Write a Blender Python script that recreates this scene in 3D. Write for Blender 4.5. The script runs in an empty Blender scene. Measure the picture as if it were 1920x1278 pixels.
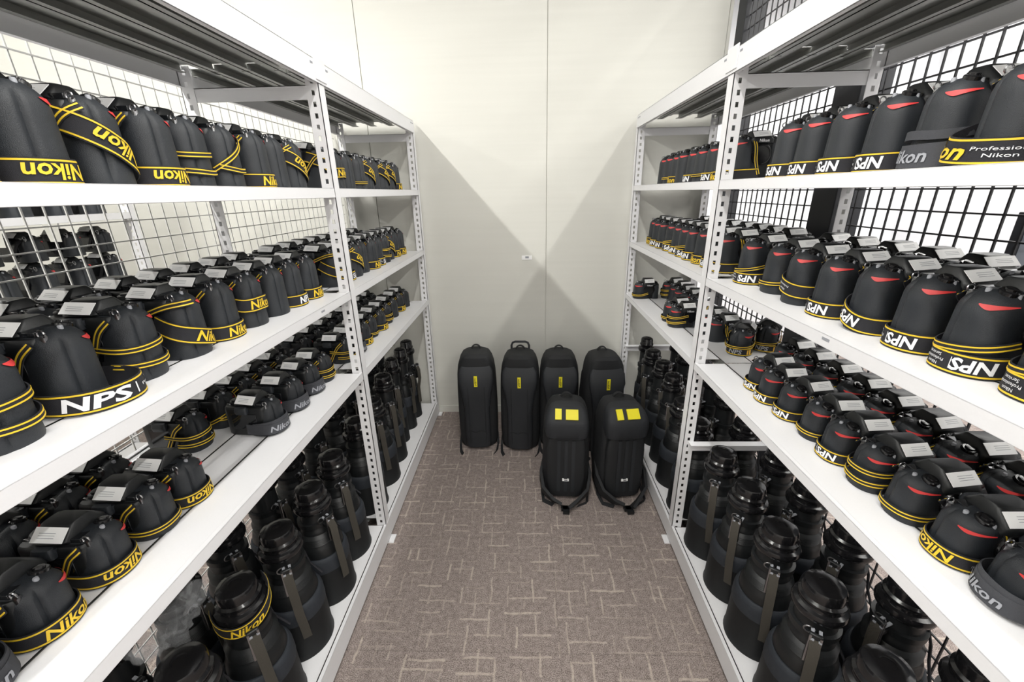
import bpy, bmesh, math, random
from mathutils import Vector, Matrix
random.seed(7)
C = bpy.context.scene.collection
sc = bpy.context.scene
PI = math.pi
R = math.radians
# ------------------------------------------------------------------ camera
CAM_H = 1.4685
pitch, yaw, roll, FPX = .3439, .0375, -.0214, 777.37
def cam_matrix():
    cy, sy = math.cos(yaw), math.sin(yaw); cp, sp = math.cos(pitch), math.sin(pitch); cr, sr = math.cos(roll), math.sin(roll)
    X1 = Vector((cy, sy, 0)); Y1 = Vector((-sy, cy, 0)); Z = Vector((0, 0, 1))
    d = cp * Y1 - sp * Z; u = sp * Y1 + cp * Z
    right = cr * X1 + sr * u; up = -sr * X1 + cr * u
    m = Matrix.Identity(4)
    for i in range(3):
        m[i][0] = right[i]; m[i][1] = up[i]; m[i][2] = -d[i]
    m[2][3] = CAM_H
    return m
cd = bpy.data.cameras.new('camera'); cd.sensor_width = 36; cd.lens = FPX / 1920 * 36; cd.clip_start = .05
cam = bpy.data.objects.new('camera', cd); C.objects.link(cam); cam.matrix_world = cam_matrix(); sc.camera = cam
# ------------------------------------------------------------------ world, exposure
w = bpy.data.worlds.new('world'); sc.world = w; w.use_nodes = True
w.node_tree.nodes['Background'].inputs[0].default_value = (.9, .95, 1, 1); w.node_tree.nodes['Background'].inputs[1].default_value = .05
sc.view_settings.view_transform = 'Standard'; sc.view_settings.look = 'None'; sc.view_settings.gamma = 1
sc.view_settings.use_curve_mapping = False; sc.view_settings.exposure = -0.13
# ------------------------------------------------------------------ lamps: ceiling tubes parallel to the aisle, plus added fill lamps
CEIL = 2.95
TUBES = [(-1.5, .75, 2.4, 66), (1.27, .75, 2.4, 50), (0.0, -.1, 2.4, 44), (-2.9, .8, 2.4, 46), (2.6, 1.6, 4.0, 140), (0.0, 1.75, .9, 3), (-1.5, -1.85, 2.0, 60), (1.27, -1.85, 2.0, 60)]  # the lamp beyond the fence and both behind the viewer are added fill
def area_lamp(x, y, ln, p, z=CEIL - .09, wd=.05):
    l = bpy.data.lights.new('tube_light', 'AREA'); l.shape = 'RECTANGLE'; l.size = wd; l.size_y = ln; l.energy = p; l.color = (1, .985, .94)
    o = bpy.data.objects.new('tube_light', l); C.objects.link(o); o.location = (x, y, z); return o
# ------------------------------------------------------------------ materials
def mat(name, col, rough=.5, metal=0, bump=0, bscale=200, spec=.5, coat=0, var=0):
    m = bpy.data.materials.new(name); m.use_nodes = True; n = m.node_tree.nodes; l = m.node_tree.links
    b = n['Principled BSDF']; b.inputs['Base Color'].default_value = (*col, 1); b.inputs['Roughness'].default_value = rough
    b.inputs['Metallic'].default_value = metal; b.inputs['Specular IOR Level'].default_value = spec; b.inputs['Coat Weight'].default_value = coat
    tc = n.new('ShaderNodeTexCoord')
    ns = n.new('ShaderNodeTexNoise'); ns.inputs['Scale'].default_value = bscale; ns.inputs['Detail'].default_value = 3; l.new(tc.outputs['Object'], ns.inputs['Vector'])
    if bump:
        bp = n.new('ShaderNodeBump'); bp.inputs['Strength'].default_value = bump; bp.inputs['Distance'].default_value = .002
        l.new(ns.outputs['Fac'], bp.inputs['Height']); l.new(bp.outputs['Normal'], b.inputs['Normal'])
    if var:
        mr = n.new('ShaderNodeMapRange'); mr.inputs[3].default_value = 1 - var; mr.inputs[4].default_value = 1 + var; l.new(ns.outputs['Fac'], mr.inputs[0])
        mx = n.new('ShaderNodeVectorMath'); mx.operation = 'SCALE'; mx.inputs[0].default_value = col; l.new(mr.outputs[0], mx.inputs['Scale']); l.new(mx.outputs[0], b.inputs['Base Color'])
    return m
M = {}
M['white'] = mat('rack_white_paint', (.76, .76, .78), .38, bump=.03, bscale=300, var=.02)
M['underside'] = mat('grey_underside', (.27, .275, .26), .38, bump=.05, bscale=120, var=.05)  # darker grey on board undersides and folded edges
M['rubber'] = mat('black_rubber', (.0145, .0175, .022), .5, bump=.35, bscale=900, var=.15)
M['shell'] = mat('black_shell', (.009, .010, .011), .4, spec=.4, bump=.08, bscale=600, var=.1)
M['gloss'] = mat('black_glossy', (.008, .008, .009), .16, var=.05)
M['strap'] = mat('black_webbing', (.010, .010, .014), .78, bump=.4, bscale=1200, var=.2)
M['greyband'] = mat('charcoal_webbing', (.045, .047, .055), .8, bump=.4, bscale=1200, var=.2)
M['yellow'] = mat('yellow_thread', (.76, .51, .025), .55, var=.05)
M['wprint'] = mat('white_print', (.78, .78, .80), .6, var=.03)
M['gprint'] = mat('grey_print', (.30, .31, .34), .6, var=.03)
M['orange'] = mat('gold_badge', (.80, .45, .04), .5, var=.05)
M['red'] = mat('red_accent', (.62, .04, .04), .45, var=.03)
M['label'] = mat('label_paper', (.88, .88, .88), .5, var=.01)
M['ink'] = mat('label_ink', (.18, .18, .2), .6, var=.03)
M['steel'] = mat('steel', (.32, .32, .33), .28, metal=1, var=.05)
M['screen'] = mat('screen_glass', (.01, .011, .013), .08, var=.02)
M['hood'] = mat('hood_black', (.006, .007, .008), .6, spec=.35, bump=.15, bscale=700, var=.15)
M['cover'] = mat('hood_cover_band', (.016, .020, .027), .7, bump=.2, bscale=500, var=.15)
M['olive'] = mat('olive_strap', (.045, .040, .032), .85, bump=.4, bscale=900, var=.2)
M['nylon'] = mat('black_nylon', (.009, .010, .012), .72, bump=.5, bscale=700, var=.25)
M['nylon2'] = mat('charcoal_nylon', (.015, .017, .021), .66, bump=.4, bscale=700, var=.2)
M['lime'] = mat('yellow_badge', (.82, .72, .02), .5, var=.04)
M['black'] = mat('black_steel', (.012, .013, .017), .5, bump=.05, bscale=300, var=.1)
M['wire'] = mat('light_wire', (.62, .62, .60), .4, var=.05)
M['bwire'] = mat('black_wire', (.015, .015, .018), .5, var=.1)
M['ceil'] = mat('ceiling_white', (.78, .78, .76), .8, bump=.1, bscale=80, var=.02)
M['wwall'] = mat('white_wall', (.84, .85, .88), .7, bump=.05, bscale=60, var=.015)
M['lamp'] = mat('lamp_housing', (.8, .8, .8), .5, var=.02)
M['blue'] = mat('blue_label', (.10, .24, .5), .5, var=.05)
M['panel'] = mat('grey_board', (.25, .27, .31), .5, var=.05)
def wall_material():
    m = bpy.data.materials.new('cream_panel'); m.use_nodes = True; n = m.node_tree.nodes; l = m.node_tree.links; b = n['Principled BSDF']
    b.inputs['Roughness'].default_value = .72
    tc = n.new('ShaderNodeTexCoord'); mp = n.new('ShaderNodeMapping'); mp.inputs['Scale'].default_value = (1.2, 1, 42); l.new(tc.outputs['Object'], mp.inputs['Vector'])
    ns = n.new('ShaderNodeTexNoise'); ns.inputs['Scale'].default_value = 1; ns.inputs['Detail'].default_value = 2; l.new(mp.outputs[0], ns.inputs['Vector'])
    cr = n.new('ShaderNodeValToRGB'); cr.color_ramp.elements[0].color = (.60, .597, .555, 1); cr.color_ramp.elements[1].color = (.64, .636, .592, 1)
    l.new(ns.outputs['Fac'], cr.inputs[0]); l.new(cr.outputs[0], b.inputs['Base Color'])
    bp = n.new('ShaderNodeBump'); bp.inputs['Strength'].default_value = .12; bp.inputs['Distance'].default_value = .004; l.new(ns.outputs['Fac'], bp.inputs['Height']); l.new(bp.outputs[0], b.inputs['Normal'])
    return m
M['wall'] = wall_material()
def carpet_material():
    m = bpy.data.materials.new('carpet'); m.use_nodes = True; n = m.node_tree.nodes; l = m.node_tree.links; b = n['Principled BSDF']
    b.inputs['Roughness'].default_value = .95; b.inputs['Specular IOR Level'].default_value = .15
    tc = n.new('ShaderNodeTexCoord'); sep = n.new('ShaderNodeSeparateXYZ')
    wob = n.new('ShaderNodeTexNoise'); wob.inputs['Scale'].default_value = 14; l.new(tc.outputs['Object'], wob.inputs['Vector'])
    vs = n.new('ShaderNodeVectorMath'); vs.operation = 'SUBTRACT'; vs.inputs[1].default_value = (.5, .5, .5); l.new(wob.outputs['Color'], vs.inputs[0])
    vm = n.new('ShaderNodeVectorMath'); vm.operation = 'SCALE'; vm.inputs['Scale'].default_value = .016; l.new(vs.outputs[0], vm.inputs[0])
    va = n.new('ShaderNodeVectorMath'); va.operation = 'ADD'; l.new(tc.outputs['Object'], va.inputs[0]); l.new(vm.outputs[0], va.inputs[1]); l.new(va.outputs[0], sep.inputs[0])
    def mth(op, a, c=None, e=None):
        q = n.new('ShaderNodeMath'); q.operation = op
        for i, v in enumerate((a, c, e)):
            if v is None: continue
            if isinstance(v, (int, float)): q.inputs[i].default_value = v
            else: l.new(v, q.inputs[i])
        return q.outputs[0]
    def dashes(A, B, wa, lb, seed):                  # strokes along B, in cells wa by lb
        col = mth('FLOOR', mth('DIVIDE', A, wa)); fa = mth('SUBTRACT', mth('DIVIDE', A, wa), col)
        wn0 = n.new('ShaderNodeTexWhiteNoise'); wn0.noise_dimensions = '1D'; l.new(mth('ADD', col, seed), wn0.inputs['W'])
        bb = mth('ADD', mth('DIVIDE', B, lb), wn0.outputs['Value']); row = mth('FLOOR', bb); fb = mth('SUBTRACT', bb, row)
        cb = n.new('ShaderNodeCombineXYZ'); l.new(col, cb.inputs[0]); l.new(row, cb.inputs[1]); cb.inputs[2].default_value = seed
        wn = n.new('ShaderNodeTexWhiteNoise'); wn.noise_dimensions = '3D'; l.new(cb.outputs[0], wn.inputs['Vector'])
        sp = n.new('ShaderNodeSeparateColor'); l.new(wn.outputs['Color'], sp.inputs[0])
        ctr = mth('MULTIPLY_ADD', sp.outputs[0], .7, .15)
        d = mth('ABSOLUTE', mth('SUBTRACT', fa, ctr)); mask = mth('SMOOTH_MIN', 1.0, mth('MAXIMUM', 0.0, mth('MULTIPLY', mth('SUBTRACT', mth('MULTIPLY_ADD', sp.outputs[2], .018, .058), d), 30.0)), .01)
        hl = mth('MULTIPLY_ADD', sp.outputs[1], .22, .20); mask2 = mth('LESS_THAN', mth('ABSOLUTE', mth('SUBTRACT', fb, .5)), hl)
        amp = mth('MULTIPLY_ADD', sp.outputs[2], .7, .3)
        return mth('MULTIPLY', mth('MULTIPLY', mask, mask2), amp)
    v = dashes(sep.outputs[0], sep.outputs[1], .062, .135, 3.7); h = dashes(sep.outputs[1], sep.outputs[0], .066, .175, 11.3)
    stroke = mth('MAXIMUM', v, h)
    fine = n.new('ShaderNodeTexNoise'); fine.inputs['Scale'].default_value = 330; fine.inputs['Detail'].default_value = 4; l.new(tc.outputs['Object'], fine.inputs['Vector'])
    soft = n.new('ShaderNodeTexNoise'); soft.inputs['Scale'].default_value = 60; soft.inputs['Detail'].default_value = 4; l.new(tc.outputs['Object'], soft.inputs['Vector'])
    fr = n.new('ShaderNodeMapRange'); fr.inputs[1].default_value = .38; fr.inputs[2].default_value = .64; l.new(mth('ADD', mth('MULTIPLY', fine.outputs['Fac'], .78), mth('MULTIPLY', soft.outputs['Fac'], .22)), fr.inputs[0])
    base = n.new('ShaderNodeMix'); base.data_type = 'RGBA'; base.inputs[6].default_value = (.12, .095, .088, 1); base.inputs[7].default_value = (.42, .36, .335, 1); l.new(fr.outputs[0], base.inputs[0])
    m2 = n.new('ShaderNodeMix'); m2.data_type = 'RGBA'; l.new(mth('MULTIPLY', stroke, mth('MULTIPLY_ADD', soft.outputs['Fac'], .9, .10)), m2.inputs[0]); l.new(base.outputs[2], m2.inputs[6]); m2.inputs[7].default_value = (.56, .48, .41, 1)
    s2 = n.new('ShaderNodeSeparateXYZ'); l.new(tc.outputs['Object'], s2.inputs[0])
    def seam(A, off):
        f = mth('FRACT', mth('DIVIDE', mth('ADD', A, off), .5)); return mth('LESS_THAN', mth('ABSOLUTE', mth('SUBTRACT', f, .5)), .004)
    sm = mth('MAXIMUM', seam(s2.outputs[0], .396 + .25), seam(s2.outputs[1], -.966 + .25 + 5))
    m3 = n.new('ShaderNodeMix'); m3.data_type = 'RGBA'; l.new(mth('MULTIPLY', sm, .16), m3.inputs[0]); l.new(m2.outputs[2], m3.inputs[6]); m3.inputs[7].default_value = (.03, .025, .022, 1)
    l.new(m3.outputs[2], b.inputs['Base Color'])
    bp = n.new('ShaderNodeBump'); bp.inputs['Strength'].default_value = .5; bp.inputs['Distance'].default_value = .003; l.new(fine.outputs['Fac'], bp.inputs['Height']); l.new(bp.outputs[0], b.inputs['Normal'])
    return m
M['carpet'] = carpet_material()
def plastic_material():
    m = bpy.data.materials.new('clear_plastic'); m.use_nodes = True; b = m.node_tree.nodes['Principled BSDF']
    b.inputs['Base Color'].default_value = (.8, .82, .85, 1); b.inputs['Roughness'].default_value = .12; b.inputs['Alpha'].default_value = .12
    n = m.node_tree.nodes; l = m.node_tree.links
    ns = n.new('ShaderNodeTexNoise'); ns.inputs['Scale'].default_value = 45; bp = n.new('ShaderNodeBump'); bp.inputs['Strength'].default_value = 1; bp.inputs['Distance'].default_value = .01
    l.new(ns.outputs['Fac'], bp.inputs['Height']); l.new(bp.outputs[0], b.inputs['Normal'])
    return m
M['plastic'] = plastic_material()
# ------------------------------------------------------------------ object helpers
class MB:
    """collects geometry; build() links it as ONE mesh object"""
    def __init__(s): s.v = []; s.f = []; s.mi = []; s.mats = []; s.sm = []
    def m(s, mt):
        if mt not in s.mats: s.mats.append(mt)
        return s.mats.index(mt)
    def add(s, vs, fs, mt, smooth=False):
        k = len(s.v); s.v += [tuple(p) for p in vs]; mi = s.m(mt)
        for f in fs: s.f.append([i + k for i in f]); s.mi.append(mi); s.sm.append(smooth)
        return s
    def box(s, x0, x1, y0, y1, z0, z1, mt, T=None):
        vs = [Vector((x, y, z)) for z in (z0, z1) for y in (y0, y1) for x in (x0, x1)]
        if T: vs = [T @ p for p in vs]
        return s.add(vs, [(0, 2, 3, 1), (4, 5, 7, 6), (0, 1, 5, 4), (2, 6, 7, 3), (0, 4, 6, 2), (1, 3, 7, 5)], mt)
    def rings(s, rings, mt, cap0=True, cap1=True, smooth=True):
        n = len(rings[0]); vs = [p for r in rings for p in r]; fs = []
        for i in range(len(rings) - 1):
            for j in range(n):
                a = i * n + j; b = i * n + (j + 1) % n; fs.append((a, b, b + n, a + n))
        if cap0: fs.append(tuple(range(n))[::-1])
        if cap1: fs.append(tuple((len(rings) - 1) * n + j for j in range(n)))
        return s.add(vs, fs, mt, smooth)
    def lathe(s, prof, mt, n=32, T=None, c=(0, 0)):
        rg = []
        for r, z in prof:
            ring = [Vector((c[0] + r * math.cos(2 * PI * j / n), c[1] + r * math.sin(2 * PI * j / n), z)) for j in range(n)]
            rg.append([T @ p for p in ring] if T else ring)
        return s.rings(rg, mt)
    def tube(s, pts, r, mt, n=8):
        rg = []; pts = [Vector(p) for p in pts]
        for i, p in enumerate(pts):
            t = (pts[min(i + 1, len(pts) - 1)] - pts[max(i - 1, 0)]).normalized()
            a = t.orthogonal().normalized() if i == 0 else (pa - t * pa.dot(t)).normalized()
            pa = a; b = t.cross(a)
            rg.append([p + r * (math.cos(2 * PI * j / n) * a + math.sin(2 * PI * j / n) * b) for j in range(n)])
        return s.rings(rg, mt)
    def ribbon(s, pts, wdir, wid, th, mt):
        """flat strip along pts, width along wdir (vector or list)"""
        rg = []; pts = [Vector(p) for p in pts]
        for i, p in enumerate(pts):
            wd = Vector(wdir[i] if isinstance(wdir, list) else wdir).normalized()
            t = (pts[min(i + 1, len(pts) - 1)] - pts[max(i - 1, 0)]).normalized(); nn = t.cross(wd).normalized()
            rg.append([p + wd * wid / 2 + nn * th / 2, p - wd * wid / 2 + nn * th / 2, p - wd * wid / 2 - nn * th / 2, p + wd * wid / 2 - nn * th / 2])
        return s.rings(rg, mt, smooth=False)
    def mesh(s, name):
        me = bpy.data.meshes.new(name); me.from_pydata(s.v, [], s.f)
        for m_ in s.mats: me.materials.append(M[m_])
        me.polygons.foreach_set('material_index', s.mi); me.polygons.foreach_set('use_smooth', s.sm); me.update()
        bm = bmesh.new(); bm.from_mesh(me); bmesh.ops.recalc_face_normals(bm, faces=bm.faces); bm.to_mesh(me); bm.free()
        me.set_sharp_from_angle(angle=R(38))
        return me
    def build(s, name, parent=None, bevel=0, autosmooth=True):
        me = s.mesh(name); o = bpy.data.objects.new(name, me); C.objects.link(o)
        if parent: o.parent = parent
        if bevel:
            b = o.modifiers.new('bevel', 'BEVEL'); b.width = bevel; b.segments = 2; b.limit_method = 'ANGLE'; b.angle_limit = R(40)
        return o
def tag(o, label=None, cat=None, group=None, kind=None):
    if label: o['label'] = label
    if cat: o['category'] = cat
    if group: o['group'] = group
    if kind: o['kind'] = kind
    return o
def thing(name, loc, label, cat, group=None, rz=0):
    o = bpy.data.objects.new(name, None); C.objects.link(o); o.location = loc; o.rotation_euler = (0, 0, rz); o.empty_display_size = .05
    return tag(o, label, cat, group)
def copy_tree(src, parent=None):
    c = src.copy(); C.objects.link(c); c.parent = parent
    for ch in src.children: copy_tree(ch, c)
    return c
def text_mesh(txt, size, bold=.012, shear=0.0):
    cu = bpy.data.curves.new('t', 'FONT'); cu.body = txt; cu.size = size; cu.offset = bold * size; cu.shear = shear; cu.align_x = 'CENTER'; cu.align_y = 'CENTER'; cu.resolution_u = 2
    o = bpy.data.objects.new('t', cu); C.objects.link(o); bpy.context.view_layer.update()
    me = o.evaluated_get(bpy.context.evaluated_depsgraph_get()).to_mesh()
    vs = [tuple(v.co) for v in me.vertices]; fs = [tuple(p.vertices) for p in me.polygons]
    bpy.data.objects.remove(o); bpy.data.curves.remove(cu)
    if vs:
        ys = [v[1] for v in vs]; xs = [v[0] for v in vs]; my = (max(ys) + min(ys)) / 2; mx = (max(xs) + min(xs)) / 2
        vs = [(v[0] - mx, v[1] - my, 0) for v in vs]
    return vs, fs
TXT = {'nikon': text_mesh('Nikon', .030, .022, .18), 'nps': text_mesh('NPS', .036, .03, .12),
       's1': text_mesh('Nikon', .0075, .0), 's2': text_mesh('Professional', .0075, .0), 's3': text_mesh('Services', .0075, .0)}
# ------------------------------------------------------------------ the setting
YW = 2.613; FX0, FX1, FY0 = -4.2, 2.6, -3.0
def struct(mb, name):
    return tag(mb.build(name), kind='structure')
struct(MB().box(FX0, FX1 + .9, FY0, 4.2, -.05, 0, 'carpet'), 'floor')
struct(MB().box(FX0, FX1 + .9, FY0, 4.2, CEIL, CEIL + .05, 'ceil'), 'ceiling')
wb = MB(); xs = [1.06, .125, -.897, -1.919, -2.941, -3.963, -4.3]
for a, b in zip(xs[1:], xs[:-1]): wb.box(a + .0022, b - .0022, YW, YW + .04, 0, CEIL, 'wall')
wb.box(FX0 - .1, 1.06, YW + .008, YW + .05, 0, CEIL, 'wall'); wb.box(1.06, 1.075, YW - .004, YW + .06, 0, CEIL, 'wall')
struct(wb, 'wall_back')
bbm = MB()
for a, b in ((-4.2, 1.06),): bbm.box(a, b, YW - .006, YW, 0, .05, 'wall')
struct(bbm, 'baseboard_back')
struct(MB().box(FX0 - .05, FX0, FY0, YW + .05, 0, CEIL, 'wall'), 'wall_left')
struct(MB().box(3.5, 3.55, FY0, 4.2, 0, CEIL, 'wwall'), 'wall_right')
struct(MB().box(1.06, 3.55, 4.2, 4.25, 0, CEIL, 'wwall'), 'wall_back_right')
struct(MB().box(FX0, 3.55, FY0 - .05, FY0, 0, CEIL, 'ceil'), 'wall_front')
sg = MB().box(-.032, .032, -.002, 0, -.013, .013, 'label'); sg.box(-.010, .012, -.0024, -.002, -.004, .008, 'gprint')
s_ = sg.build('wall_sign'); s_.location = (.006, YW - .0005, 1.084); tag(s_, 'small white label stuck on the cream back wall', 'sign')
# ceiling lamps
for i, (x, y, ln, p) in enumerate(TUBES):
    t = thing('ceiling_light', (x, y, CEIL), 'white ceiling tube light over ' + ['the aisle beyond the left rack', 'the black wire fence', 'the near end of the aisle', 'the far left corner of the room', 'the bright space beyond the fence, added as a wide panel', 'the far end of the aisle', 'the left aisle behind the viewer, added as fill', 'the right side behind the viewer, added as fill'][i], 'ceiling light', 'ceiling tube lights')
    hw = .60 if x > 2 else .06; MB().box(-hw, hw, -ln / 2 - .04, ln / 2 + .04, -.05, 0, 'lamp').build('housing', t, bevel=.005)
    MB().tube([(0, -ln / 2, -.07), (0, ln / 2, -.07)], .014, 'lamp').build('tube', t)
    l = area_lamp(x, y, ln, p, 0, 1.1 if x > 2 else .05); l.parent = t; l.location = (0, 0, -.088)  # lamp added beyond the fence is widened to soften the wire shadows
# ------------------------------------------------------------------ wire fences
def wire_panel(name, x, y0, y1, z0, z1, dy, dz, r, mt, label):
    mb = MB(); y = y0
    while y <= y1: mb.box(x - r, x + r, y - r, y + r, z0, z1, mt); y += dy
    z = z0
    while z <= z1 + .001: mb.box(x - r + 2 * r, x + 3 * r, y0, y1, z - r, z + r, mt); z += dz
    o = mb.build(name); return tag(o, label, 'wire fence')
wire_panel('wire_mesh_panel', -1.10, -.9, 2.60, .02, 1.806, .0465, .0517, .0016, 'wire', 'light wire mesh panel standing behind the left rack')
t = thing('wire_fence', (1.12, 0, 0), 'tall black wire fence with black steel columns behind the right rack', 'wire fence')
for y0, y1 in ((-.9, 1.59), (1.72, 2.52)):
    mb = MB(); y = y0 + .02; r = .0022
    while y < y1: mb.box(-r, r, y - r, y + r, .05, 2.9, 'bwire'); y += .0470
    z = .05
    while z < 2.9: mb.box(r, 3 * r, y0, y1, z - r, z + r, 'bwire'); z += .0585
    mb.build('wire_grid', t)
for y0, y1 in ((1.59, 1.72), (2.52, 2.61)):
    MB().box(-.02, .08, y0, y1, 0, CEIL - .002, 'black').build('column', t, bevel=.003)
for zz in (.03, 2.90): MB().box(-.015, .02, -.9, 2.52, zz - .02, zz + .02, 'black').build('rail', t)
t = thing('display_board', (1.63, 1.40, 0), 'grey board on a black post standing beyond the black fence', 'board')
MB().box(-.01, .01, .045, .075, 0, 1.375, 'black').build('post', t, bevel=.003)
MB().add([(0, .045, .7), (.01, .045, .7), (.01, -.7, .7), (0, -.7, .7), (0, .045, 1.335), (.01, .045, 1.335), (.01, -.7, 1.30), (0, -.7, 1.30)], [(0, 1, 2, 3), (4, 5, 6, 7), (0, 1, 5, 4), (1, 2, 6, 5), (2, 3, 7, 6), (3, 0, 4, 7)], 'panel').build('panel', t)
MB().box(-.01, .01, -.7, .045, .68, .7, 'black').build('bottom_rail', t)
# ------------------------------------------------------------------ storage racks
XL, XR = -.626, .621
DEP = .43; PW = .040
LV = {'L': dict(s1=(1.4635, 1.493), s2=(1.120, 1.148), s3=(.805, .834), s4=(.016, .102), top=(1.792, 1.855)),
      'R': dict(s1=(1.4635, 1.492), s2=(1.150, 1.178), s3=(.834, .8605), s4=(.016, .094), top=(1.788, 1.852))}
def angle_post(mb, x, y, sx, sy, ztop, hole=True):
    """angle post: corner at x,y; one flange along x (slotted), one along y; sx, sy = directions of flanges"""
    t = .0022
    def bx(a0, a1, b0, b1, z0, z1):
        mb.box(min(a0, a1), max(a0, a1), min(b0, b1), max(b0, b1), z0, z1, 'white')
    bx(x, x + sx * t, y, y + sy * PW, .0, ztop)
    h0, h1 = .015, .025
    bx(x, x + sx * h0, y, y + sy * t, 0, ztop); bx(x + sx * h1, x + sx * PW, y, y + sy * t, 0, ztop)
    z = 0
    while z < ztop - .03:
        bx(x + sx * h0, x + sx * h1, y, y + sy * t, z, z + .017); z += .0317
    bx(x + sx * h0, x + sx * h1, y, y + sy * t, z, ztop)
def rack(side, xf, sgn, lev, bays, label, low_brace=False, depth=DEP):
    """xf = aisle face; sgn = direction from aisle into the rack"""
    root = thing('storage_rack', (0, 0, 0), label, 'storage rack', 'white steel storage racks')
    xb = xf + sgn * depth; zt = lev['top'][1]
    posts = sorted({y for b in bays for y in b})
    for y in posts:
        for x, s in ((xf, sgn), (xb, -sgn)):
            mb = MB(); angle_post(mb, x, y, s, 1, zt - .006); mb.build('post', root)
            MB().box(min(x - s * .022, x + s * .04), max(x - s * .022, x + s * .04), y - .004, y + .045, 0, .004, 'white').build('foot_plate', root)
        # side angle under the top, bright and slotted
        MB().box(min(xf + sgn * .04, xb - sgn * .02), max(xf + sgn * .04, xb - sgn * .02), y + .003, y + .006, zt - .105, zt - .066, 'white').box(min(xf, xb) + .02, max(xf, xb) - .02, y + .003, y + .030, zt - .068, zt - .066, 'white').build('side_brace', root)
        if low_brace: MB().box(min(xf, xb) + .02, max(xf, xb) - .02, y - .003, y, .48, .52, 'white').box(min(xf, xb) + .02, max(xf, xb) - .02, y - .03, y, .518, .521, 'white').build('side_brace', root)
    for (ya, yb) in bays:
        for k, (z0, z1) in lev.items():
            y0, y1 = (ya + PW, yb) if k not in ('top', 's4') else (ya + PW / 2, yb + PW / 2)
            o = .0 if k in ('top', 's4') else 0
            for x, s in ((xf, sgn), (xb, -sgn)):
                mb = MB(); a = x - s * (.0022 if k in ('top', 's4') else .0)
                mb.box(min(a, a + s * .002), max(a, a + s * .002), y0, y1, z0, z1, 'white')
                mb.box(min(a, a + s * .014), max(a, a + s * .014), y0, y1, z0, z0 + .0018, 'white')
                mb.box(min(a, a + s * .012), max(a, a + s * .012), y0, y1, z1 - .002, z1, 'white')
                if k == 'top':
                    for yy in (y0 + .02, y0 + .05, y1 - .05, y1 - .02):
                        mb.box(min(a - s * .0008, a), max(a - s * .0008, a), yy - .008, yy + .008, z1 - .018, z1 - .012, 'gprint')
                mb.build('beam', root, bevel=.0012)
            # boards: four planks along the bay with folded edges
            mb = MB(); xi0 = xf + sgn * .013; wp = (depth - .026) / 4
            for i in range(4):
                p0 = xi0 + sgn * i * wp; p1 = p0 + sgn * (wp - .0025)
                zz = z1 - .0035; yy0, yy1 = (ya + .004 + (.04 if False else 0), yb - .003)
                xa, xb2 = min(p0, p1), max(p0, p1)
                if i in (0, 3): yy0, yy1 = ya + PW + .002, yb - .003
                mb.box(xa, xb2, yy0, yy1, zz - .0008, zz, 'white'); mb.box(xa, xb2, yy0, yy1, zz - .0016, zz - .0009, 'underside')
                mb.box(xa, xa + .0015, yy0, yy1, zz - .022, zz, 'underside'); mb.box(xb2 - .0015, xb2, yy0, yy1, zz - .022, zz, 'underside')
                mb.box(xa, xa + .016, yy0, yy1, zz - .022, zz - .0205, 'underside'); mb.box(xb2 - .016, xb2, yy0, yy1, zz - .022, zz - .0205, 'underside')
                if k == 'top':
                    mb.box((xa + xb2) / 2 - .006, (xa + xb2) / 2 + .006, yy0, yy1, zz - .008, zz - .0017, 'underside')
            mb.build('shelf_board', root)
        y = ya + PW / 2
        if ya > 1: MB().box(min(xf - sgn * .005, xf - sgn * .0022), max(xf - sgn * .005, xf - sgn * .0022), y - .035, y + .035, zt - .055, zt + .008, 'white').build('joint_plate', root, bevel=.001)
    return root
rackL = rack('L', XL, -1, LV['L'], [(.235, 1.43), (1.43, 2.555)], 'white steel rack of camera shelves along the left of the aisle')
rackR = rack('R', XR, 1, LV['R'], [(.235, 1.44), (1.44, 2.553)], 'white steel rack of camera shelves along the right of the aisle', True)
LV3 = dict(s1=(1.385, 1.415), s2=(1.05, 1.08), s3=(.70, .73), s4=(.02, .10), top=(1.735, 1.795))
rack3 = rack('L', -1.95, -1, LV3, [(-.2, .95), (.95, 2.08)], 'white steel rack beyond the mesh panel on the far left')
for sd, x, yy, z, par in ((1, XR, .831, 1.168, rackR), (-1, XL, 1.215, 1.136, rackL), (-1, XL, 1.30, 1.832, rackL)):
    o = MB().box(min(x - sd * .0006, x), max(x - sd * .0006, x), yy - .011, yy + .011, z - .003, z + .003, 'gprint').build('shelf_label', par)
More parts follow.
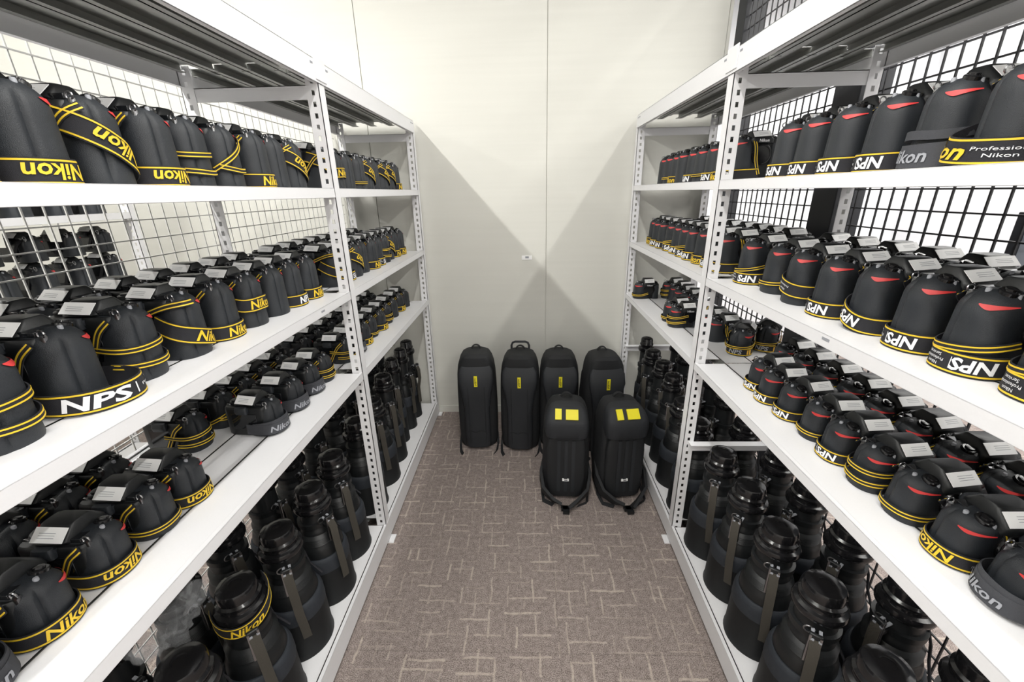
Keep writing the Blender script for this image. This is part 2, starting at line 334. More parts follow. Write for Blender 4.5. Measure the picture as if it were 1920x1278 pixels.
# ------------------------------------------------------------------ cameras
class Cam:
    def __init__(s, kind):
        s.kind = kind
        if kind == 'A': s.x0, s.a, s.b, s.h, s.xm, s.hb = .032, .048, .0435, .139, -.080, .128
        else: s.x0, s.a, s.b, s.h, s.xm, s.hb = .026, .046, .040, .098, -.072, .088
        n = 60; s.tab = []; L = 0; px, py = s.a, 0
        for i in range(n + 1):
            th = PI / 2 * i / n; x, y = s.se(th)
            L += math.hypot(x - px, y - py); s.tab.append((L, th)); px, py = x, y
        s.L1 = L
    def se(s, th, e=.85):
        c, q = math.cos(th), math.sin(th)
        return s.a * math.copysign(abs(c) ** e, c), s.b * math.copysign(abs(q) ** e, q)
    def f(s, z):                                     # width of the grip with height
        zz = z / s.h
        lo = 1.0 - .075 * min(1, max(0, zz / .75))
        if zz > .70:
            q = (zz - .70) / .32; return lo * max(.30, (1 - .66 * q ** 2.8))
        return lo
    def pt(s, S, z, off=0):
        """point on the wrapped outline: S = arc length from the grip's end (+ = front)"""
        f = s.f(max(z, .0)); A = abs(S); sg = 1 if S >= 0 else -1
        if A <= s.L1:
            th = 0
            for i in range(1, len(s.tab)):
                if s.tab[i][0] >= A:
                    l0, t0 = s.tab[i - 1]; l1, t1 = s.tab[i]; th = t0 + (t1 - t0) * (A - l0) / (l1 - l0); break
            x, y = s.se(th); nx, ny = math.cos(th) / s.a, math.sin(th) / s.b; q = math.hypot(nx, ny); nx /= q; ny /= q
            return Vector((s.x0 + x * f + nx * off, sg * (y * f + ny * off), z))
        return Vector((s.x0 - (A - s.L1), sg * (s.b * f + off), z))
KA, KB = Cam('A'), Cam('B')
def grip_mb(k):
    mb = MB(); N = 72; rg = []
    zs = [0, .004, .02, .045, .07, .09, .105, .115, .123, .129, .134, .1375, .139] if k.kind == 'A' else [0, .004, .02, .04, .06, .072, .08, .087, .092, .0955, .098]
    for z in zs:
        f = k.f(z) * (.97 if z == 0 else 1)
        if z >= zs[-1]: f *= .72
        ring = []
        for j in range(N):
            th = 2 * PI * j / N; x, y = k.se(th)
            d = ((th + PI) % (2 * PI)) - PI
            g = 1 - .115 * math.exp(-((d + .36) / .10) ** 2) * (1 if .01 < z < k.h * .90 else .25)      # groove between grip and thumb rest
            g *= 1 - .10 * math.exp(-((abs(d) - 1.9) / .5) ** 2) * (1 if d > 0 else 0)
            ring.append((k.x0 + x * f * g, y * f * g + .004 * z / k.h, z))
        rg.append(ring)
    mb.rings(rg, 'rubber'); return mb
def rr_ring(cx, cy, hx, hy, z, e=.35, n=28):
    out = []
    for j in range(n):
        th = 2 * PI * j / n; c, q = math.cos(th), math.sin(th)
        out.append((cx + hx * math.copysign(abs(c) ** e, c), cy + hy * math.copysign(abs(q) ** e, q), z))
    return out
def strap_mb(k, bands, webs):
    """bands: dicts path [(S,z,off)], w, text, flip, mat ; all drawn on the outline of camera k"""
    mb = MB()
    for bnd in bands:
        P = bnd['path']; W = bnd['w']; th = .0018; n = 40; bm_ = bnd.get('mat', 'strap'); lift = bnd.get('lift', .0012)
        def cr(t):
            q = t * (len(P) - 1); i = min(int(q), len(P) - 2); u = q - i
            p0 = P[max(i - 1, 0)]; p1 = P[i]; p2 = P[i + 1]; p3 = P[min(i + 2, len(P) - 1)]
            return [.5 * (2 * b + (c - a) * u + (2 * a - 5 * b + 4 * c - d) * u * u + (3 * b - a - 3 * c + d) * u ** 3) for a, b, c, d in zip(p0, p1, p2, p3)]
        pts = [cr(i / n) for i in range(n + 1)]
        def frame(t):
            q = max(0, min(1, t)) * n; i = min(int(q), n - 1); u = q - i
            a, b = pts[i], pts[i + 1]; p = [x + (y - x) * u for x, y in zip(a, b)]
            dx, dz = b[0] - a[0], b[1] - a[1]; L = math.hypot(dx, dz) or 1
            return p, (-dz / L, dx / L)
        lens = [0]
        for a, b in zip(pts, pts[1:]): lens.append(lens[-1] + math.hypot(b[0] - a[0], b[1] - a[1]))
        tot = lens[-1]
        def map2(l, h, up):                           # l along, h across, up = lift from the surface
            t = l / tot * 1.0; p, nn = frame(t)
            S, z = p[0] + nn[0] * h, p[1] + nn[1] * h; z = max(z, .0012)
            return k.pt(S, z, p[2] + lift + up)
        rg = []
        for i in range(n + 1):
            l = tot * i / n; rg.append([map2(l, W / 2, th), map2(l, -W / 2, th), map2(l, -W / 2, 0), map2(l, W / 2, 0)])
        mb.rings(rg, bm_, smooth=False)
        lw = bnd.get('line', .0026)
        if bnd.get('stripes', True):
            for sg in (1, -1):
                c = sg * (W / 2 - (.0035 if W > .02 else .0030)); rg = []
                for i in range(n + 1):
                    l = tot * i / n; rg.append([map2(l, c + lw / 2, th + .0005), map2(l, c - lw / 2, th + .0005), map2(l, c - lw / 2, th - .0004), map2(l, c + lw / 2, th - .0004)])
                mb.rings(rg, 'yellow', smooth=False)
        for (tx, at, col, sc_, flip, *dy_) in bnd.get('text', []):
            vs, fs = TXT[tx]; out = []; dy = dy_[0] if dy_ else 0
            for (x, y, _) in vs:
                x *= sc_; y *= sc_
                if flip: x, y = -x, -y
                # positive S runs toward the front: seen from outside the grip, reading direction is reversed for + S on the left rack
                out.append(map2(max(0, min(tot, tot * at + x)), y + dy, th + .0014))
            mb.add(out, fs, col)
        if bnd.get('badge') is not None:
            l0 = tot * bnd['badge']; q = W * .28
            mb.add([map2(l0 - q, -q, th + .001), map2(l0 + q, -q, th + .001), map2(l0 + q, q, th + .001), map2(l0 - q, q, th + .001)], [(0, 1, 2, 3)], 'orange')
        if bnd.get('bar') is not None:
            l0 = tot * bnd['bar']; mb.add([map2(l0 - .0006, -W * .26, th + .001), map2(l0 + .0006, -W * .26, th + .001), map2(l0 + .0006, W * .26, th + .001), map2(l0 - .0006, W * .26, th + .001)], [(0, 1, 2, 3)], 'wprint')
    for wpts, wd in webs:
        mb.ribbon(wpts, wd, .010, .0016, 'strap')
    return mb
def web(*pts): return dict(path=[(a, b, c) for a, b, c in pts], w=.013, line=.0022)
def band(path, w=.037, **kw): return dict(path=path, w=w, **kw)
def nps_text(fl, side=1):
    """NPS with the three small lines beside it"""
    q = -1 if fl else 1
    c = .5
    return dict(text=[('nps', c - q * .10, 'wprint', .78, fl)], bar=c + q * .085)
def small_lines(tx, W, at, fl):
    q = 1 if fl else -1
    return [('s1', at, 'wprint', 1, fl), ]
S_ = KA.L1
def A_band(z0, z1, z2, w=.036, off=(0, 0, 0), ext=.115):
    return [(-ext, z0, off[0]), (-.05, z1 * .6 + z0 * .4, off[1]), (0, z1, off[1]), (.05, z1 * .6 + z2 * .4, off[1]), (ext, z2, off[2])]
WEBS_A = [(-.112, .02, .002), (-.095, .06, .002), (-.075, .10, .004), (-.055, .122, .006)]
WEBF_A = [(.112, .02, .002), (.10, .06, .001), (.095, .10, .001), (.088, .128, .002)]
def V(k, name):
    """strap designs. Text runs along +S; seen from the aisle on the left rack (front faces away) +S is to the right, on the right rack it is to the left"""
    h = k.h / .139; zc = .020 if k.kind == 'A' else .018; W = .037 if k.kind == 'A' else .030; ts = 1 if k.kind == 'A' else .80
    e = .112 if k.kind == 'A' else .10
    rear = web(*[(a * e / .112, b * h, c) for a, b, c in WEBS_A]); front = web(*[(a * e / .112, b * h, c) for a, b, c in WEBF_A])
    low = [(-e, zc + .002, .002), (-.05, zc, .003), (0, zc, .004), (.05, zc, .003), (e, zc + .002, .002)]
    if name in ('nps', 'npsu'):      # white letters; three small lines and a bar beside them
        fl = name == 'nps'; q = -1 if fl else 1
        return strap_mb(k, [band(low, W, text=[('nps', .56 if fl else .5, 'wprint', .80 * ts, fl)] + [(t_, (.56 if fl else .5) + q * .24, 'wprint', ts, fl, q * -1 * -d_) for t_, d_ in (('s1', .008), ('s2', 0), ('s3', -.008))], bar=(.56 if fl else .5) + q * .115), rear, front], [])
    if name == 'npsf':
        lowf = [(-e, zc + .004, .002), (-.05, zc, .003), (0, zc, .004), (.05, zc, .003), (e, zc + .002, .002)]
        return strap_mb(k, [band(lowf, W, text=[('nps', .68, 'wprint', .80 * ts, True)] + [(t_, .44, 'wprint', ts, True, d_) for t_, d_ in (('s1', -.008), ('s2', 0), ('s3', .008))], bar=.565), rear, web((-.09, .055 * h, .004), (-.04, .040 * h, .004), (.02, .046 * h, .004), (.08, .06 * h, .004))], [])
    if name == 'npsbadge':
        return strap_mb(k, [band(low, W, text=[('nps', .46, 'gprint', .80 * ts, False)], badge=.68), rear, web((-.09, .06 * h, .01), (-.03, .050 * h, .012), (.04, .06 * h, .010), (.10, .10 * h, .006))], [])
    if name == 'yell':     # yellow letters upright as read along +S
        return strap_mb(k, [band(low, W, text=[('nikon', .52, 'yellow', 1.02 * ts, False), ('s2', .86, 'gprint', ts, False)]), rear, front], [])
    if name == 'yellf':
        return strap_mb(k, [band(low, W, text=[('nikon', .48, 'yellow', 1.02 * ts, True), ('s2', .80, 'gprint', ts, True)]), rear, front], [])
    if name == 'mid':      # band half way up the grip
        z = .062 * h
        return strap_mb(k, [band([(-e, z + .02, .002), (-.05, z, .003), (0, z, .004), (.05, z - .004, .003), (e, z - .01, .002)], W, text=[('nikon', .50, 'yellow', 1.02 * ts, False)]), rear, front], [])
    if name == 'diag':     # band slanting down toward the front, letters upside down
        return strap_mb(k, [band([(-.09, .108 * h, .002), (-.045, .093 * h, .004), (0, .066 * h, .004), (.035, .042 * h, .005), (.085, .020 * h, .008)], W, text=[('nikon', .55, 'yellow', 1.05 * ts, True)]), web((-.10, .05 * h, .004), (-.06, .10 * h, .004), (-.03, .120 * h, .004))], [])
    if name == 'diagup':
        return strap_mb(k, [band([(-.085, .085 * h, .002), (-.045, .062 * h, .004), (0, .042 * h, .005), (.04, .028 * h, .005), (.09, .020 * h, .008)], W, text=[('nikon', .62, 'yellow', 1.05 * ts, False)]), web((-.10, .10 * h, .006), (-.05, .118 * h, .006), (0, .12 * h, .004))], [])
    if name == 'webs':     # only the thin webbing crosses the grip
        return strap_mb(k, [web((-e, .075 * h, .003), (-.05, .066 * h, .003), (0, .066 * h, .003), (.06, .072 * h, .003), (e, .085 * h, .003)), web((-.07, .038 * h, .003), (-.03, .034 * h, .003), (.02, .032 * h, .004), (.09, .046 * h, .006)), rear], [])
    if name == 'npsdiag':
        return strap_mb(k, [band([(-.09, .062 * h, .002), (-.05, .048 * h, .004), (-.01, .030 * h, .005), (.03, .020 * h, .005), (.09, .018 * h, .004)], W, text=[('nps', .56, 'wprint', .80 * ts, True)] + [(t_, .32, 'wprint', ts, True, d_) for t_, d_ in (('s1', -.008), ('s2', 0), ('s3', .008))], bar=.44), rear, front], [])
    if name == 'plain':
        return strap_mb(k, [dict(path=[(a * e / .112, b * h, c) for a, b, c in WEBS_A], w=.012, stripes=False), dict(path=[(a * e / .112, b * h, c) for a, b, c in WEBF_A], w=.012, stripes=False)], [])
    if name == 'midn':
        return strap_mb(k, [band([(-.095, .075 * h, .004), (-.05, .060 * h, .004), (0, .046 * h, .005), (.04, .038 * h, .005), (.09, .036 * h, .004)], W, text=[('s1', .50, 'wprint', ts, True, -.006), ('s2', .50, 'wprint', ts, True, .004)], badge=.24), rear, front], [])
    if name == 'cross':
        return strap_mb(k, [web((-.08, .025 * h, .003), (-.04, .052 * h, .003), (0, .082 * h, .004), (.03, .108 * h, .004), (.06, .122 * h, .004)), web((-.045, .048 * h, .0034), (.0, .040 * h, .003), (.045, .046 * h, .004), (.09, .075 * h, .006))], [])
    if name == 'bare':
        return strap_mb(k, [rear, front], [])
    if name == 'thinlow':
        return strap_mb(k, [web((-e, .036 * h, .003), (-.05, .030 * h, .003), (0, .030 * h, .003), (.06, .034 * h, .003), (e, .05 * h, .003)), rear], [])
    if name == 'loop':     # band standing out into the aisle side
        return strap_mb(k, [band([(-.075, zc + .004, .004), (-.04, zc + .002, .010), (-.005, zc, .030), (.03, zc, .044), (.065, zc + .003, .030), (.095, zc + .008, .010)], W, text=[('nps', .33, 'wprint', .86 * ts, False)] + [(t_, .66, 'wprint', ts, False, d_) for t_, d_ in (('s1', .008), ('s2', 0), ('s3', -.008))], bar=.52), rear, front], [])
    if name in ('yloop', 'yloopf'):
        return strap_mb(k, [band([(-.095, .060 * h, .004), (-.07, .050 * h, .014), (-.035, zc + .014, .022), (.0, zc + .004, .030), (.04, zc, .024), (.085, zc + .004, .010)], W, text=[('nikon', .44, 'yellow', 1.05 * ts, name == 'yloopf'), ('s2', .76, 'wprint', ts, False, .004), ('s1', .76, 'wprint', ts, False, -.005)]), rear, front], [])
    if name == 'grey':     # black band with grey letters
        return strap_mb(k, [band([(-e, zc + .008, .004), (-.05, zc + .006, .006), (0, zc + .004, .008), (.05, zc + .006, .006), (e, zc + .01, .004)], W, mat='greyband', stripes=False, text=[('nikon', .45, 'gprint', .95 * ts, False)]), dict(path=[(-.08, .05 * h, .004), (-.02, .058 * h, .006), (.03, .055 * h, .006), (.08, .06 * h, .004)], w=.014, mat='greyband', stripes=False)], [])
STRAPS = {}
def strap_mesh(k, name):
    key = (k.kind, name)
    if key not in STRAPS: STRAPS[key] = V(k, name).mesh('strap')
    return STRAPS[key]
def make_camera(k):
    A = k.kind == 'A'; q = 1 if A else .70
    root = thing('camera', (0, 0, -5), 'black camera', 'camera')
    # body
    mb = MB(); hb = k.hb; cx = (k.xm + .05) / 2; hx = (.05 - k.xm) / 2
    mb.rings([rr_ring(cx, -.004, hx * .96, .031, .0015), rr_ring(cx, -.004, hx, .034, .006), rr_ring(cx, -.004, hx, .034, hb * .90), rr_ring(cx, -.005, hx * .985, .032, hb * .965), rr_ring(cx, -.006, hx * .95, .028, hb)], 'shell')
    mb.rings([rr_ring(k.xm + .022, .004, .020, .034, .004 if A else .003, .5), rr_ring(k.xm + .022, .004, .020, .034, hb * .8, .5), rr_ring(k.xm + .022, .002, .018, .030, hb * .9, .5)], 'rubber')
    mb.build('body', root)
    grip_mb(k).build('grip', root)
    # prism head: wedge that rises over the mount
    zt = .1555 if A else .119; mb = MB()
    mb.rings([rr_ring(-.010, .004, .040, .036, hb - .012, .45), rr_ring(-.010, .008, .037, .038, hb, .45), rr_ring(-.008, .004, .033, .040, zt - .023, .40), rr_ring(-.008, .004, .029, .019, zt - .002, .35), rr_ring(-.008, .004, .027, .016, zt, .35)], 'shell')
    mb.rings([rr_ring(-.010, -.038, .017, .006, hb - .012, .5), rr_ring(-.010, -.038, .017, .006, zt - .030, .5)], 'rubber')
    vs, fs = text_mesh('Nikon', .0125, .02, .1); mb.add([(-.010 - x, .0472, hb - .005 + y) for x, y, _ in vs], fs, 'wprint')
    pr = mb.build('prism_head', root)
    # paper label on the head, slightly tilted up to the aisle
    lb = MB(); lb.box(-.027, .027, -.0125, .0125, -.0004, .0006, 'label')
    for yy in (-.005, -.001, .003): lb.box(-.018, .010, yy - .0004, yy + .0004, .0006, .0008, 'gprint')
    lo_ = tag(lb.build('paper_label', pr), 'white paper label')
    # lens mount with body cap
    zc = .080 if A else .056; T = Matrix.Translation((-.010, .028, zc)) @ Matrix.Rotation(-PI / 2, 4, 'X')
    MB().lathe([(.037, -.004), (.037, .004), (.034, .007), (.032, .0075)], 'shell', 32, T).build('lens_mount', root)
    MB().lathe([(.032, .0), (.032, .010), (.030, .014), (.027, .0145), (.027, .0125), (.0, .0125)][:5] + [(.001, .0125)], 'gloss', 32, T).build('body_cap', root)
    # rear screen and eyepiece
    MB().box(-.048, .026, -.0395, -.036, (.045 if A else .022), (.098 if A else .070), 'screen').build('rear_screen', root, bevel=.001)
    MB().rings([rr_ring(-.010, -.042, .017, .007, zt - .046, .6), rr_ring(-.010, -.044, .018, .008, zt - .036, .6), rr_ring(-.010, -.042, .016, .006, zt - .026, .6)], 'rubber').build('eyepiece', root)
    # top plate, shutter button, dials
    h = k.h
    T = Matrix.Translation((k.x0 + .010, .020, h - .003)) @ Matrix.Rotation(R(-18), 4, 'X')
    MB().lathe([(.0125, -.004), (.0125, .003), (.011, .0045), (.0105, .0045), (.0075, .0045), (.0072, .0075), (.001, .0082)], 'gloss', 20, T).build('shutter_button', root)
    T = Matrix.Translation((k.xm + .020, -.004, hb - .001))
    MB().lathe([(.0155, 0), (.0155, .007), (.014, .0085), (.010, .0088), (.0098, .012), (.001, .0125)], 'shell', 24, T).build('mode_dial', root)
    MB().box(k.x0 - .014, k.x0 + .014, -.026, -.004, h - .010, h - .0005, 'screen').build('top_screen', root, bevel=.0015)
    mb = MB()
    for bx_, by_, br_, bm2 in ((k.x0 - .006, .026, .0038, 'gloss'), (k.x0 + .004, .030, .0032, 'gprint'), (k.x0 + .024, .004, .0036, 'gprint'), (k.x0 - .016, .012, .0045, 'gloss')):
        mb.lathe([(br_, h - .016), (br_, h + .0002 - .006 * (abs(by_) > .02)), (br_ * .8, h + .0015 - .006 * (abs(by_) > .02)), (.0003, h + .0017 - .006 * (abs(by_) > .02))], bm2, 12, None, (bx_, by_))
    mb.box(k.x0 - .018, k.x0 + .026, .002, .030, h - .020, h - .015, 'gloss'); mb.build('control_buttons', root)
    # strap lug with ring
    for sx, sy in ((k.x0 + .022, -.022), (k.xm + .006, -.016)):
        mb = MB(); z = h * .945 if sx > 0 else hb * .93
        mb.tube([(sx + .0058 * math.cos(a), sy - .002, z + .003 + .0058 * math.sin(a)) for a in [2 * PI * i / 12 for i in range(13)]], .0014, 'steel', 6)
        mb.rings([rr_ring(sx, sy, .005, .005, z - .014, .8, 10), rr_ring(sx, sy, .004, .004, z, .8, 10)], 'steel'); mb.build('strap_lug', root)
    # red accent below the shoulder, on the front of the grip
    mb = MB(); zr = h * .845 if A else h * .80; n = 16; up = []; lo = []
    for i in range(n + 1):
        u = i / n; S = .012 + u * .052; th = .0006 + .0068 * q * (math.sin(PI * u / .6) if u < .3 else ((1 - u) / .7) ** 1.2)
        c4 = .004 * k.f(zr); up.append(k.pt(S, zr + .001, .0015) + Vector((0, .0035, 0))); lo.append(k.pt(S, zr - th, .0015) + Vector((0, .0035, 0)))
    mb.add(up + lo, [(i, i + 1, n + 2 + i, n + 1 + i) for i in range(n)], 'red'); mb.build('red_accent', root)
    st = bpy.data.objects.new('strap', strap_mesh(k, 'bare')); C.objects.link(st); st.parent = root
    return root
protoA, protoB = make_camera(KA), make_camera(KB)
used = {}
ORD = ['first', 'second', 'third', 'fourth', 'fifth', 'sixth', 'seventh', 'eighth', 'ninth', 'tenth', 'eleventh', 'twelfth', 'thirteenth', 'fourteenth']
SD = {'nps': 'white-lettered strap', 'npsu': 'upright white-lettered strap', 'npsf': 'white-lettered strap', 'npsbadge': 'gold-badged strap', 'yell': 'yellow-lettered strap', 'npsdiag': 'slanting white-lettered strap', 'midn': 'raised gold-badged strap', 'yellf': 'yellow-lettered strap', 'mid': 'raised yellow-lettered strap', 'diag': 'slanting yellow-lettered strap', 'diagup': 'slanting yellow-lettered strap',
      'webs': 'yellow-lined webbing', 'cross': 'crossed webbing', 'bare': 'bare grip', 'plain': 'plain grip', 'thinlow': 'low yellow-lined webbing', 'loop': 'looping white-lettered strap', 'yloop': 'looping yellow-lettered strap', 'yloopf': 'looping yellow-lettered strap', 'grey': 'plain dark strap'}
SHN = {'s1': 'top-row', 's2': 'second-row', 's3': 'third-row'}
def put_camera(k, side, shelf, bay, row, idx, x, y, strap, z=None, rot=0.0, label=None, lab=True, lev=None):
    proto = protoA if k is KA else protoB
    key = k.kind
    if key not in used: used[key] = True; o = proto
    else: o = copy_tree(proto)
    lev = lev or LV[side]; z = lev[shelf][1] - .0034 if z is None else z
    o.location = (x, y, z); o.rotation_euler = (0, 0, (0 if side == 'L' else PI) + rot)
    for ch in o.children:
        if ch.name.split('.')[0] == 'strap': ch.data = strap_mesh(k, strap)
        if ch.name.startswith('prism_head'):
            q = -1 if side == 'L' else 1; lb_ = ch.children[0]      # the paper sits on the sloping face
            zt_ = .1555 if k is KA else .119
            lb_.location = (-.007 + random.uniform(-.003, .003), .004 + q * .0303, zt_ - .0115); lb_.rotation_euler = (-q * R(44), R(3), R(random.uniform(-3, 3)))
    sname = {'L': 'left', 'R': 'right'}[side]; shn = {'s1': 'upper shelf', 's2': 'second shelf', 's3': 'third shelf'}[shelf]
    size = 'tall' if k is KA else 'low'
    o['label'] = label or '%s camera, %s, %s from middle post, %s row, %s %s %s' % (size, SD[strap], ORD[min(idx, 13)], row, bay, sname, shn)
    o['category'] = 'camera'; o['group'] = 'cameras on the %s %s' % (sname, shn)
    return o
def XP(side, d):                                      # camera centre for a grip end d behind the aisle face
    return (XL - d) if side == 'L' else (XR + d)
def row(k, side, shelf, bay, rown, ys, straps, d0, jit=.006, **kw):
    """ys from the middle post outward"""
    half = .080 if k is KA else .072
    for i, y in enumerate(ys):
        dd = d0 + half + random.uniform(-jit, jit); rt = R(random.uniform(-3.5, 3.5))
        put_camera(k, side, shelf, bay, rown, i, XP(side, dd), y, straps[i % len(straps)], rot=rt, **kw)
# right rack
row(KA, 'R', 's1', 'near', 'front', [1.235, 1.14, 1.02, .915, .805, .695, .585, .475], ['nps', 'nps', 'nps', 'nps', 'grey', 'yloop', 'webs', 'nps'], .050)
o = put_camera(KB, 'R', 's1', 'near', 'front', 0, .79, 1.350, 'npsbadge', rot=R(48), label='low camera turned to the viewer, gold-badged strap, beside middle post, right upper shelf')
row(KA, 'R', 's1', 'far', 'front', [1.56, 1.665, 1.77, 1.875, 1.975, 2.075, 2.175, 2.275, 2.375], ['nps', 'yell', 'nps', 'thinlow', 'nps', 'bare', 'yell', 'thinlow', 'bare'], .075)
row(KA, 'R', 's2', 'near', 'front', [1.37, 1.232, 1.108, .990, .877, .765, .658, .548, .438, .335], ['npsf', 'thinlow', 'midn', 'nps', 'npsdiag', 'nps', 'npsf', 'npsf', 'yloopf', 'nps'], .075)
row(KA, 'R', 's2', 'near', 'back', [1.36, 1.245, 1.13, 1.01, .90, .785, .67, .56, .45, .34], ['nps', 'plain', 'bare'], .250)
row(KA, 'R', 's2', 'far', 'front', [1.56, 1.66, 1.76, 1.86, 1.96, 2.06, 2.16, 2.26, 2.36, 2.46], ['nps', 'nps', 'yell', 'nps', 'npsf', 'nps', 'npsf', 'nps', 'nps', 'yell'], .075)
row(KA, 'R', 's2', 'far', 'back', [1.56, 1.67, 1.78, 1.89, 2.0, 2.11, 2.22, 2.33], ['plain'], .250)
row(KB, 'R', 's3', 'near', 'front', [1.235, 1.15, 1.06, .955, .865, .77, .68, .58, .485, .395], ['nps', 'nps', 'nps', 'thinlow', 'nps', 'webs', 'thinlow', 'yellf', 'grey', 'webs'], .085)
row(KB, 'R', 's3', 'near', 'back', [1.375, 1.275, 1.175, 1.075, .975, .875, .775, .675, .575, .475, .38], ['npsbadge', 'npsbadge', 'webs', 'bare', 'webs'], .245)
row(KB, 'R', 's3', 'far', 'back', [2.46, 2.365, 2.27, 2.175], ['webs', 'plain', 'bare', 'plain'], .19)
row(KB, 'R', 's3', 'far', 'front', [1.90, 1.99], ['webs', 'thinlow'], .055)
row(KB, 'R', 's3', 'far', 'middle', [1.80, 1.70], ['plain', 'bare'], .15)
put_camera(KB, 'R', 's3', 'far', 'front', 0, .85, 1.575, 'npsbadge', rot=R(58), label='low camera turned to the viewer, gold-badged strap, behind middle post, right third shelf')
put_camera(KB, 'R', 's3', 'far', 'back', 0, .968, 1.61, 'npsbadge', rot=R(58), label='low camera turned to the viewer by the back post, gold-badged strap, right third shelf')
put_camera(KB, 'R', 's3', 'far', 'back', 5, .875, 2.065, 'npsbadge', rot=R(50), label='low camera turned to the viewer, gold-badged strap, mid far right third shelf')
put_camera(KB, 'R', 's3', 'far', 'front', 3, .713, 2.46, 'thinlow', label='low camera with thin webbing at wall end of far right third shelf')
# left rack
row(KA, 'L', 's1', 'near', 'front', [1.345, 1.245, 1.148, 1.038, .936, .84, .738, .632, .525, .42], ['diag', 'bare', 'yell', 'cross', 'webs', 'yellf', 'diag', 'yellf', 'yellf', 'nps'], .050)
row(KA, 'L', 's1', 'far', 'front', [1.56, 1.665, 1.77, 1.875, 1.98, 2.085, 2.19, 2.295, 2.40], ['diag', 'mid', 'bare', 'thinlow', 'diag', 'bare', 'diag', 'diag', 'yell'], .060)
row(KA, 'L', 's2', 'near', 'front', [1.365, 1.265, 1.165, 1.06, .955, .84, .72, .60, .485, .37], ['yell', 'npsu', 'bare', 'mid', 'yell', 'diagup', 'webs', 'loop', 'webs', 'yell'], .085)
row(KA, 'L', 's2', 'near', 'back', [1.36, 1.255, 1.15, 1.045, .94, .83, .72, .61, .50, .39], ['plain', 'bare', 'plain'], .252)
row(KA, 'L', 's2', 'far', 'front', [1.56, 1.655, 1.75, 1.845, 1.94, 2.035, 2.13, 2.225, 2.32, 2.42], ['diagup', 'nps', 'diag', 'bare', 'yell', 'nps', 'webs', 'diag', 'yell', 'yell'], .075)
row(KA, 'L', 's2', 'far', 'back', [1.56, 1.67, 1.78, 1.89, 2.0, 2.11, 2.22, 2.33], ['plain'], .250)
row(KB, 'L', 's3', 'near', 'front', [1.375, 1.28, 1.165, 1.035], ['webs', 'grey', 'grey', 'grey'], .085)
for i, (y, s) in enumerate([(.745, 'yellf'), (.655, 'thinlow'), (.552, 'yellf'), (.448, 'yell'), (.35, 'grey')]):
    put_camera(KB, 'L', 's3', 'near', 'front', i, XP('L', .105 + .072), y, s, rot=R(random.uniform(-4, 4)), label='low camera, %s, %s past the empty gap, front row, near left third shelf' % (SD[s], ORD[i]))
row(KB, 'L', 's3', 'near', 'back', [1.37, 1.27, 1.17, 1.07, .95], ['webs', 'npsbadge', 'webs', 'cross'], .245)
for i, y in enumerate([.74, .645, .55, .455, .36]):
    put_camera(KB, 'L', 's3', 'near', 'back', i, XP('L', .265 + .072), y, 'webs', label='low camera, yellow-lined webbing, %s past the empty gap, back row, near left third shelf' % ORD[i])
row(KB, 'L', 's3', 'far', 'front', [1.56, 1.66, 1.765, 1.87, 1.98, 2.09, 2.21, 2.33, 2.43], ['webs', 'grey', 'yell', 'thinlow', 'yell', 'webs', 'bare', 'yell', 'bare'], .085)
row(KB, 'L', 's3', 'far', 'back', [1.56, 1.67, 1.78, 1.89, 2.0, 2.11, 2.22, 2.33], ['plain'], .245)
